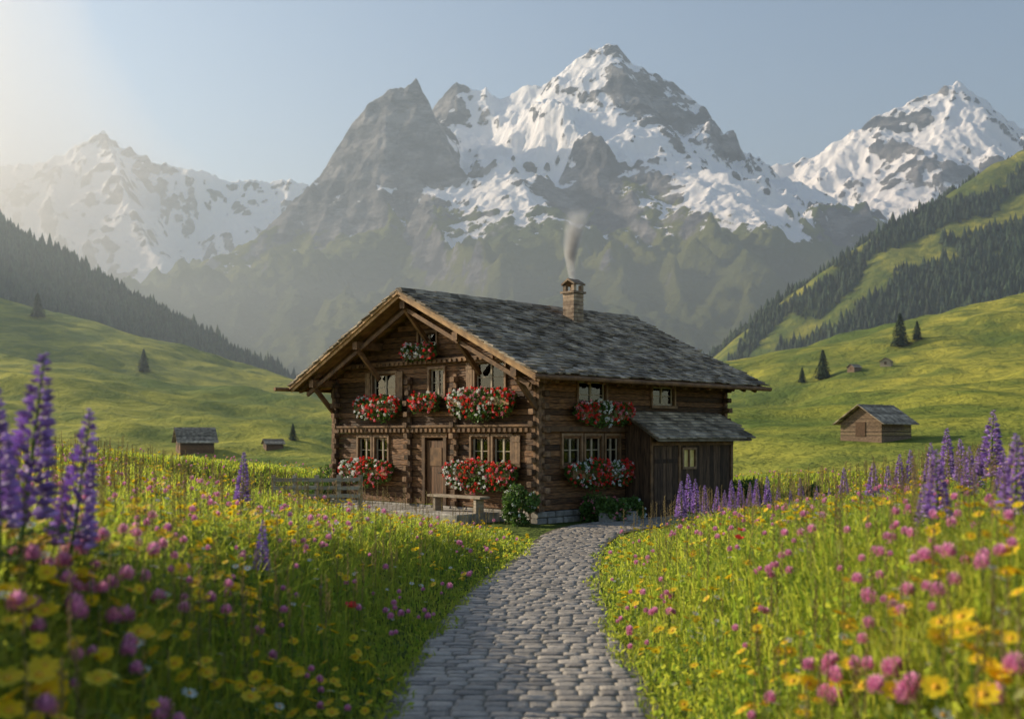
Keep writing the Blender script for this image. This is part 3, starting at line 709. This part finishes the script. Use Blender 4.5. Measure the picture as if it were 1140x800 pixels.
def many(Vt,Ft,P,sc,rot=None):
    n=len(P); rot=rng.uniform(0,6.283,n) if rot is None else rot; c,s=np.cos(rot),np.sin(rot); sc=np.asarray(sc)
    sx=sc if sc.ndim==1 else sc[:,0]; sz=sc if sc.ndim==1 else sc[:,1]
    x=Vt[None,:,0]*c[:,None]-Vt[None,:,1]*s[:,None]; y=Vt[None,:,0]*s[:,None]+Vt[None,:,1]*c[:,None]
    V=np.stack([x*sx[:,None]+P[:,0,None],y*sx[:,None]+P[:,1,None],Vt[None,:,2]*sz[:,None]+P[:,2,None]],-1).reshape(-1,3)
    Fa=(Ft[None]+np.arange(n)[:,None,None]*len(Vt)).reshape(-1,Ft.shape[1]); return V,Fa
cV,cFa=cone_t()
def forest(name,key,n,x0,x1,y0,y1,label,mask):
    x=rng.uniform(x0,x1,n*4); y=rng.uniform(y0,y1,n*4); f,_=seg_field(x,y,SP[key][0],SP[key][1]); h=H(x,y)
    ok=((h-f)<14)&mask(x,y,h); x,y,h=x[ok][:n],y[ok][:n],h[ok][:n]
    sc=rng.uniform(2.6,6.5,len(x))*(1+.5*(rng.random(len(x))<.12)); V,Fa=many(cV,cFa,np.stack([x,y,h-.3],1),np.stack([sc*rng.uniform(.9,1.4,len(x)),sc],1))
    o=nmesh(name,V,Fa,M['crown'],rnd=np.repeat(rng.random(len(x)),21)); tag(o,label,'forest',kind='stuff')
forest('forest','R2',26000,80,560,480,780,'dark conifer forest on the slope behind the right green hill',lambda x,y,h:fmask(x,y)>rng.random(x.shape)*.7)
forest('forest','L2',26000,-620,-60,450,840,'dark conifer forest on the ridge behind the left green hill',lambda x,y,h:rng.random(x.shape)<.95)
# ------------------------------------------------------------ meadow
def sample(n,ymax,power=1.6,kmax=.66,ymin=1.6,dmin=1.08):
    k=rng.uniform(-kmax,kmax,n); y=ymin+(ymax-ymin)*rng.random(n)**power; x=k*(y+1.5)
    d=pdist(x,y); lx,ly=w2loc(x,y)
    ok=(d>dmin+.07*np.sin(y*3.1)+.05*np.sin(y*1.3+x)-.12*rng.random(n))&~((lx>-2.2)&(lx<9.3)&(ly>-2.1)&(ly<9.5))
    ok&=~((lx>-3.2)&(lx<4.)&(ly>-3.3)&(ly<-.8)&(d<1.9))
    ok&=~((x>-6.3)&(x<-3.5)&(y>23.5)&(y<28.)&(rng.random(n)<.88))
    return x[ok],y[ok],d[ok]
def tallf(d,y,x=None):
    f=np.clip((d-.95)/1.3,.25,1)*np.interp(y,[0,12,25,36,50,62],[1.,.95,.72,.55,.4,.25])
    return f if x is None else f*np.clip(cdist(x,y)/5.,.35,1)
x,y,d=sample(430000,62,1.7,dmin=1.0); n=len(x); z=H(x,y)
L=rng.uniform(.18,.56,n)*tallf(d,y,x)*(1+.5*fbm(x*.8,y*.8,2,70)); wd=(.0033+.0004*y)*rng.uniform(.6,1.3,n); a=rng.uniform(0,6.283,n); lean=rng.uniform(.15,1.0,n)*L; b=rng.uniform(0,6.283,n)
sx,sy=np.cos(a)*wd,np.sin(a)*wd; lx_,ly_=np.cos(b)*lean,np.sin(b)*lean
V=np.stack([np.stack([x-sx,y-sy,z-.02],1),np.stack([x+sx,y+sy,z-.02],1),np.stack([x-sx*.8+lx_*.3,y-sy*.8+ly_*.3,z+L*.6],1),np.stack([x+sx*.8+lx_*.3,y+sy*.8+ly_*.3,z+L*.6],1),np.stack([x+lx_,y+ly_,z+L*(1-.3*lean/L)],1)],1).reshape(-1,3)
Fa=(np.array([[0,1,3],[0,3,2],[2,3,4]])[None]+5*np.arange(n)[:,None,None]).reshape(-1,3)
o=nmesh('meadow_grass',V,Fa,M['grass'],rnd=np.repeat(rng.random(n),3)); tag(o,'green meadow grass on the banks both sides of the cobbled path','grass',kind='stuff')
x,y,d=sample(140000,58,1.6,dmin=1.0); n=len(x); z=H(x,y)+rng.uniform(.03,.36,n)*tallf(d,y,x); nb=1+.8*ss((14-y)/8)*rng.random(n)
V,Fa=diamonds(np.stack([x,y,z],1),rng.uniform(.015,.042,n)*(1+y*.015)*nb,rng.uniform(.008,.019,n)*(1+y*.015)*nb,.4)
o=nmesh('meadow_leaves',V,Fa,M['grass'],rnd=rng.random(n)*.8); tag(o,'small broad leaves filling the meadow between the grass blades','ground cover',kind='stuff')
mb=MB(); mb.tube([(0,0,0),(.02,0,.45),(.05,0,.8)],[.003,.0025,.002],3)
for k in range(10):
    q=.72+k*.03; a=k*2.4; mb.tube([(.04,0,q),(.04+.02*math.cos(a),.02*math.sin(a),q+.04)],[.008,.003],3)
me=mb.mesh('t',M['straw'])
def arr(me):
    me.calc_loop_triangles(); V=np.zeros(len(me.vertices)*3); me.vertices.foreach_get('co',V); T=np.zeros(len(me.loop_triangles)*3,int); me.loop_triangles.foreach_get('vertices',T); return V.reshape(-1,3),T.reshape(-1,3)
sV,sF=arr(me); x,y,d=sample(5000,34,1.2,dmin=1.6); P=np.stack([x,y,H(x,y)],1)
V,Fa=many(sV,sF,P,rng.uniform(.5,.95,len(x))*np.clip(cdist(x,y)/5,.5,1)); o=nmesh('seed_grass',V,Fa,M['straw']); tag(o,'thin pale seed head stalks standing above the meadow grass','grass',kind='stuff')
# flower templates
def stem_mesh(h,leafy=True):
    mb=MB(); mb.tube([(0,0,-.1),(.01,.005,h*.5),(0,0,h)],[.0045,.004,.003],5)
    if leafy:
        for k in range(4):
            a=k*1.9; z0=h*(.15+.17*k); c,s=math.cos(a),math.sin(a); l=.09
            mb.add([(0,0,z0),(c*l*.5-s*.014,s*l*.5+c*.014,z0+.05),(c*l,s*l,z0+.04),(c*l*.5+s*.014,s*l*.5-c*.014,z0+.05)],[(0,1,2,3)])
    return mb.mesh('stem',M['stem'])
def rot_pts(P,tx,ty):
    cx,sx=math.cos(tx),math.sin(tx); P=P@np.array([[1,0,0],[0,cx,sx],[0,-sx,cx]]); cy,sy=math.cos(ty),math.sin(ty); return P@np.array([[cy,0,-sy],[0,1,0],[sy,0,cy]])
def petals(h,R_,n,cup,tx,ty,mat,wid=.42,name='blossom'):
    mb=MB()
    for k in range(n):
        a=2*math.pi*k/n+random.uniform(-.08,.08); c,s=math.cos(a),math.sin(a); r=R_*random.uniform(.9,1.08); w=R_*wid
        loc=[(R_*.1,-w*.25,0),(R_*.1,w*.25,0),(r*.6,w,cup*.5*R_),(r,w*.55,cup*R_),(r*1.04,0,cup*1.05*R_),(r,-w*.55,cup*R_),(r*.6,-w,cup*.5*R_)]
        P=np.array([(p[0]*c-p[1]*s,p[0]*s+p[1]*c,p[2]+random.uniform(0,.03)*R_) for p in loc]); P=rot_pts(P,tx,ty)+[0,0,h]
        mb.add(P,[(0,1,2,6),(6,2,3,5),(5,3,4)])
    return mb.mesh(name,mat,False)
def cmesh(h,r,tx,ty,mat):
    mb=MB(); n=8
    P=[(0,0,r*.7)]+[(math.cos(k*6.283/n)*r*.7,math.sin(k*6.283/n)*r*.7,r*.5) for k in range(n)]+[(math.cos(k*6.283/n)*r,math.sin(k*6.283/n)*r,-.1*r) for k in range(n)]
    P=rot_pts(np.array(P),tx,ty)+[0,0,h]; f=[(0,1+k,1+(k+1)%n) for k in range(n)]+[(1+k,1+n+k,1+n+(k+1)%n,1+(k+1)%n) for k in range(n)]
    mb.add(P,f); return mb.mesh('center',mat,True)
def ball(h,r,mat,n=70,name='flower_head'):
    mb=MB()
    for k in range(n):
        z=1-2*(k+.5)/n*.88; a=k*2.39996; q=math.sqrt(max(0,1-z*z)); d=np.array([q*math.cos(a),q*math.sin(a),z]); t=np.cross(d,(0,0,1.001)); t/=np.linalg.norm(t)+1e-6
        up=np.array([0,0,.45])*r; p0=d*r*.45; w=r*.2
        mb.add([p0-t*w*.5+[0,0,h],p0+t*w*.5+[0,0,h],d*r*.85+t*w+up*.5+[0,0,h],d*r*1.12+up+[0,0,h],d*r*.85-t*w+up*.5+[0,0,h]],[(0,1,2,3,4)])
    return mb.mesh(name,mat)
YF=[];PF=[];WF=[]
for (tx,ty) in ((.45,.1),(-.3,.35),(.25,-.5),(.8,0)):
    h=.5; YF.append([('stem',stem_mesh(h)),('blossom',petals(h,.043,8,.12,tx,ty,M['yellow'],.36)),('center',cmesh(h,.014,tx,ty,M['ycent']))])
for q in range(3):
    h=.48; PF.append([('stem',stem_mesh(h)),('flower_head',ball(h,.033+.004*q,M['pink']))])
for (tx,ty) in ((.5,.2),(-.3,.2)):
    h=.45; WF.append([('stem',stem_mesh(h)),('blossom',petals(h,.030,9,.1,tx,ty,M['white'],.2)),('center',cmesh(h,.010,tx,ty,M['ycent']))])
RF=[[('stem',stem_mesh(.45)),('blossom',petals(.45,.055,4,.7,.2,.2,M['red'],.7))]]
def scatter(kind,temps,n,ymax,labs,cat,group,seed,thr,stuffname,stufflabel,smin=.62,smax=1.25,dmin=1.2,power=1.15,zoff=(-.14,.06),cap=298,bias=None):
    x,y,d=sample(n,ymax,power,.6,2.3,dmin); m=fbm(x*.5,y*.5,3,seed)+.5*pn(x*2.2,y*2.2,seed+5)+(bias(x,y) if bias is not None else 0)>thr+.25*rng.uniform(-1,1,len(x)); x,y,d=x[m],y[m],d[m]
    tf=tallf(d,y,x); z=H(x,y)+rng.uniform(*zoff,len(x))-(1-tf)*.30
    vis=(np.abs(x)/y<.462)&((CH-z-.5)/y<.252); x,y,d,z=x[vis],y[vis],d[vis],z[vis]
    o=np.argsort(y); x,y,d,z=x[o],y[o],d[o],z[o]; sc=rng.uniform(smin,smax,len(x))*(1+.55*ss((10-y)/5)); z=z-.5*(sc-.9)*(sc>.9)+.45*(.9-sc)*(sc<.9)
    for i in range(min(cap,len(x))):
        t=empty(kind,(x[i],y[i],z[i]),random.uniform(-.6,.6),float(sc[i])); lab=labs[0] if x[i]<xc(y[i]) else labs[1]
        tag(t,lab,cat,group)
        for nm,me in temps[i%len(temps)]: link(nm,me,t)
    if len(x)>cap:
        P=np.stack([x,y,z],1)[cap:]; s2=sc[cap:]
        rot=rng.uniform(0,6.283,len(P)); allV=[];allF=[];allM=[];off=0
        for pi in range(len(temps[0])):
            for ti in range(len(temps)):
                sel=np.arange(len(P))%len(temps)==ti
                if sel.sum()==0: continue
                v,f=arr(temps[ti][pi][1]); V,Fa=many(v,f,P[sel],s2[sel],rot[sel]); allV.append(V); allF.append(Fa+off); allM.append(np.full(len(Fa),pi)); off+=len(V)
        o=nmesh(stuffname,np.concatenate(allV),np.concatenate(allF),temps[0][0][1].materials[0],rnd=rng.random(sum(len(f) for f in allF)))
        for pi in range(1,len(temps[0])): o.data.materials.append(temps[0][pi][1].materials[0])
        o.data.polygons.foreach_set('material_index',np.concatenate(allM).astype(np.int32)); o.data.update()
        tag(o,stufflabel,cat,kind='stuff')
scatter('buttercup',YF,19500,58,('yellow buttercup blooming in the near meadow left of the cobbled path','yellow buttercup blooming in the near meadow right of the cobbled path'),'flower','yellow buttercups in the foreground meadow',11,.10,'buttercup_field','yellow buttercups spread farther back in the meadow on both sides of the path',power=1.3,bias=lambda x,y:.30*ss((14-y)/8)*(x<0)+.02+.10*ss((y-26)/10)+.2*ss((10-y)/4)*(x>0))
scatter('clover_flower',PF,11000,56,('pink clover flower in the near meadow left of the cobbled path','pink clover flower in the near meadow right of the cobbled path'),'flower','pink clover flowers in the foreground meadow',17,.16,'clover_field','pink clover flowers spread farther back in the meadow on both sides of the path',power=1.3,bias=lambda x,y:.12*ss((9-y)/5)-.04*ss((y-18)/10))
scatter('white_daisy',WF,4300,54,('small white daisy in the near meadow left of the cobbled path','small white daisy in the near meadow right of the cobbled path'),'flower','white daisies in the meadow',23,-.02,'daisy_field','small white daisies farther back in the meadow',power=1.3)
scatter('red_poppy',RF,40,20,('red poppy in the meadow left of the cobbled path','red poppy in the meadow right of the cobbled path'),'flower','red poppies in the meadow',29,.1,'poppy_field','red poppies farther back')
# lupines
def lupine(seed):
    r=random.Random(seed); mb=MB(); nw=24
    for w in range(nw):
        t=w/(nw-1); z=.40+.58*t; rad=.060*(1-t)**.8+.006; n=10 if t<.8 else 6
        for k in range(n):
            a=2*math.pi*(k+.5*(w%2))/n+r.uniform(-.25,.25); s=(.027*(1-t*.6))*r.uniform(.75,1.25); c_,s_=math.cos(a),math.sin(a)
            c=np.array([c_*rad,s_*rad,z+r.uniform(-.012,.012)]); o=np.array([c_,s_,.35]); sd=np.array([-s_,c_,0]); up=np.array([-.2*c_,-.2*s_,1.])
            P=[c-o*s*.9,c+sd*s*.55,c+up*s*.8,c-sd*s*.55,c-up*s*.45,c+o*s*1.15]
            mb.add(P,[(0,1,2),(0,2,3),(0,3,4),(0,4,1),(5,2,1),(5,3,2),(5,4,3),(5,1,4)])
    sp=mb.mesh('flower_spike',M['purple'])
    mb=MB(); mb.tube([(0,0,-.1),(.008,0,.4),(0,0,.98)],[.009,.007,.003],6)
    st=mb.mesh('stem',M['stem'])
    mb=MB()
    for q in range(7):
        a=q*2.4; z0=.10+.035*q; l=.13; c,s=math.cos(a),math.sin(a); hub=np.array([c*l,s*l,z0+.08]); mb.tube([(0,0,z0),hub],[.004,.003],4)
        for k in range(8):
            b=2*math.pi*k/8; d=np.array([math.cos(b),math.sin(b),.25]); e=np.array([-math.sin(b),math.cos(b),0])*.014
            mb.add([hub,hub+d*.05+e,hub+d*.095,hub+d*.05-e],[(0,1,2,3)])
    return [('flower_spike',sp),('stem',st),('leaves',mb.mesh('leaves',M['leaf']))]
LU=[lupine(s) for s in (1,2,3)]
def lup(px,py,Y,label,group=None,i=0,fat=1.0,lean=0.):
    x=(px-570)/F*Y; zt=CH+(HY-py)/F*Y; zb=H1(x,Y); h=min(max(zt-zb,.45),2.3)
    t=empty('lupine',(x-lean*h,Y,zb),0,h); t.scale=(h*fat,h*fat,h); t.rotation_euler=(random.uniform(-.06,.06),math.atan(lean)+random.uniform(-.05,.05),random.uniform(0,.5))
    tag(t,label,'lupine',group)
    for nm,me in LU[i%3]: link(nm,me,t)
lup(44,388,6.6,'tallest purple lupine in the left foreground, leaning near the picture edge',i=0,fat=1.3,lean=.12)
lup(98,450,6.9,'second tallest purple lupine in the left foreground, right of the tallest',i=1,fat=1.25,lean=.14)
lup(-2,425,6.3,'purple lupine cut by the left picture edge',i=2,fat=1.2)
lup(268,502,15,'lone purple lupine standing in the left meadow in front of the fence',i=0,fat=1.25)
lup(289,578,10.5,'short dark purple lupine low in the left meadow',i=1,fat=1.3)
RL=[(1045,500,9.5,'large purple lupine in the right foreground, left of the tallest there'),(1128,482,8.5,'large purple lupine at the right picture edge'),(1100,456,14,'tall slim lupine rising highest on the right meadow'),(1027,538,10,'short purple lupine low beside the large right lupine'),(971,514,17,'upright lupine in the middle of the right meadow')]
for i,(a,b,c,l) in enumerate(RL): lup(a,b,c,l,i=i,fat=1.6)
for i,(a,b,c) in enumerate([(1055,476,17),(1072,488,16),(1078,496,13),(1000,505,19),(1012,500,19),(1115,500,12),(990,518,20),(940,520,21),(1035,492,18),(1090,498,15)]): lup(a,b,c,'purple lupine among the tall ones on the upper right meadow','lupines on the upper right meadow',i,1.4)
for i,a in enumerate([757,768,776,787,797,806,817,826,835,843,855,866,881,893,908,924]): lup(a,random.uniform(524,548),random.uniform(20,25),'small purple lupine in the row in front of the lean-to shed','lupines in a row by the shed',i,1.25)
# ------------------------------------------------------------ smoke
mb=MB(); pts=[];rad=[]
for k in range(9):
    q=k/8; pts.append((CTOP[0],CTOP[1],CTOP[2]-.15+q*2.5)); rad.append(.12+.5*q)
mb.tube(pts,rad,16)
t=NT('chimney_smoke'); p=t.pos(); n=t.noise(p,2.2,5,.6); sep=t.n('ShaderNodeSeparateXYZ'); t.t.links.new(p,sep.inputs[0])
zz=t.math('MULTIPLY',t.math('SUBTRACT',sep.outputs[2],CTOP[2]-.15),1/2.5)
wob=t.math('ADD',t.math('MULTIPLY',t.math('SINE',t.math('MULTIPLY',zz,5.)),-.10),CTOP[0])
dx=t.math('SUBTRACT',sep.outputs[0],wob); dy=t.math('SUBTRACT',sep.outputs[1],CTOP[1]); rr_=t.math('SQRT',t.math('ADD',t.math('MULTIPLY',dx,dx),t.math('MULTIPLY',dy,dy)))
fall=t.math('SUBTRACT',1.0,t.math('DIVIDE',rr_,t.math('ADD',t.math('MULTIPLY',zz,.40),.10)),True)
den=t.math('MULTIPLY',t.math('MULTIPLY',fall,t.map(n,.36,.62,.1,1)),t.math('MULTIPLY',t.math('SUBTRACT',1.0,zz,True),26.))
v=t.n('ShaderNodeVolumeScatter'); v.inputs['Color'].default_value=(.96,.97,.98,1); v.inputs['Anisotropy'].default_value=.35
t.t.links.new(den,v.inputs['Density']); t.t.links.new(v.outputs[0],t.out.inputs['Volume'])
o=mb.build('smoke',t.m,smooth=True); tag(o,'thin grey wisp of smoke rising from the chalet chimney','smoke',kind='stuff')
# ------------------------------------------------------------ light, world, camera
EL,AZ=R(24),R(-67)
w=bpy.data.worlds.new('World'); S.world=w; w.use_nodes=True; nt=w.node_tree; bg=nt.nodes['Background']
sky=nt.nodes.new('ShaderNodeTexSky'); sky.sky_type='NISHITA'; sky.sun_disc=False; sky.sun_elevation=EL; sky.sun_rotation=AZ; sky.dust_density=.7; sky.air_density=1.0
nt.links.new(sky.outputs[0],bg.inputs[0]); bg.inputs[1].default_value=.15
sl=bpy.data.lights.new('sun','SUN'); sl.energy=5.0; sl.angle=R(.5); sl.color=(1,.88,.66); so=bpy.data.objects.new('sun',sl); COL.objects.link(so)
from mathutils import Vector
sd=Vector((math.sin(AZ)*math.cos(EL),math.cos(AZ)*math.cos(EL),math.sin(EL))); so.rotation_euler=(-sd).to_track_quat('-Z','Y').to_euler()
cd=bpy.data.cameras.new('camera'); co=bpy.data.objects.new('camera',cd); COL.objects.link(co); S.camera=co
co.location=(0,0,CH); co.rotation_euler=(R(90),0,0); cd.sensor_width=36; cd.lens=F/1140*36; cd.shift_y=85/1140; cd.clip_end=20000; cd.clip_start=.1
cd.dof.use_dof=True; cd.dof.focus_distance=30; cd.dof.aperture_fstop=1.2
S.view_settings.view_transform='Standard'; S.view_settings.look='None'; S.view_settings.exposure=0
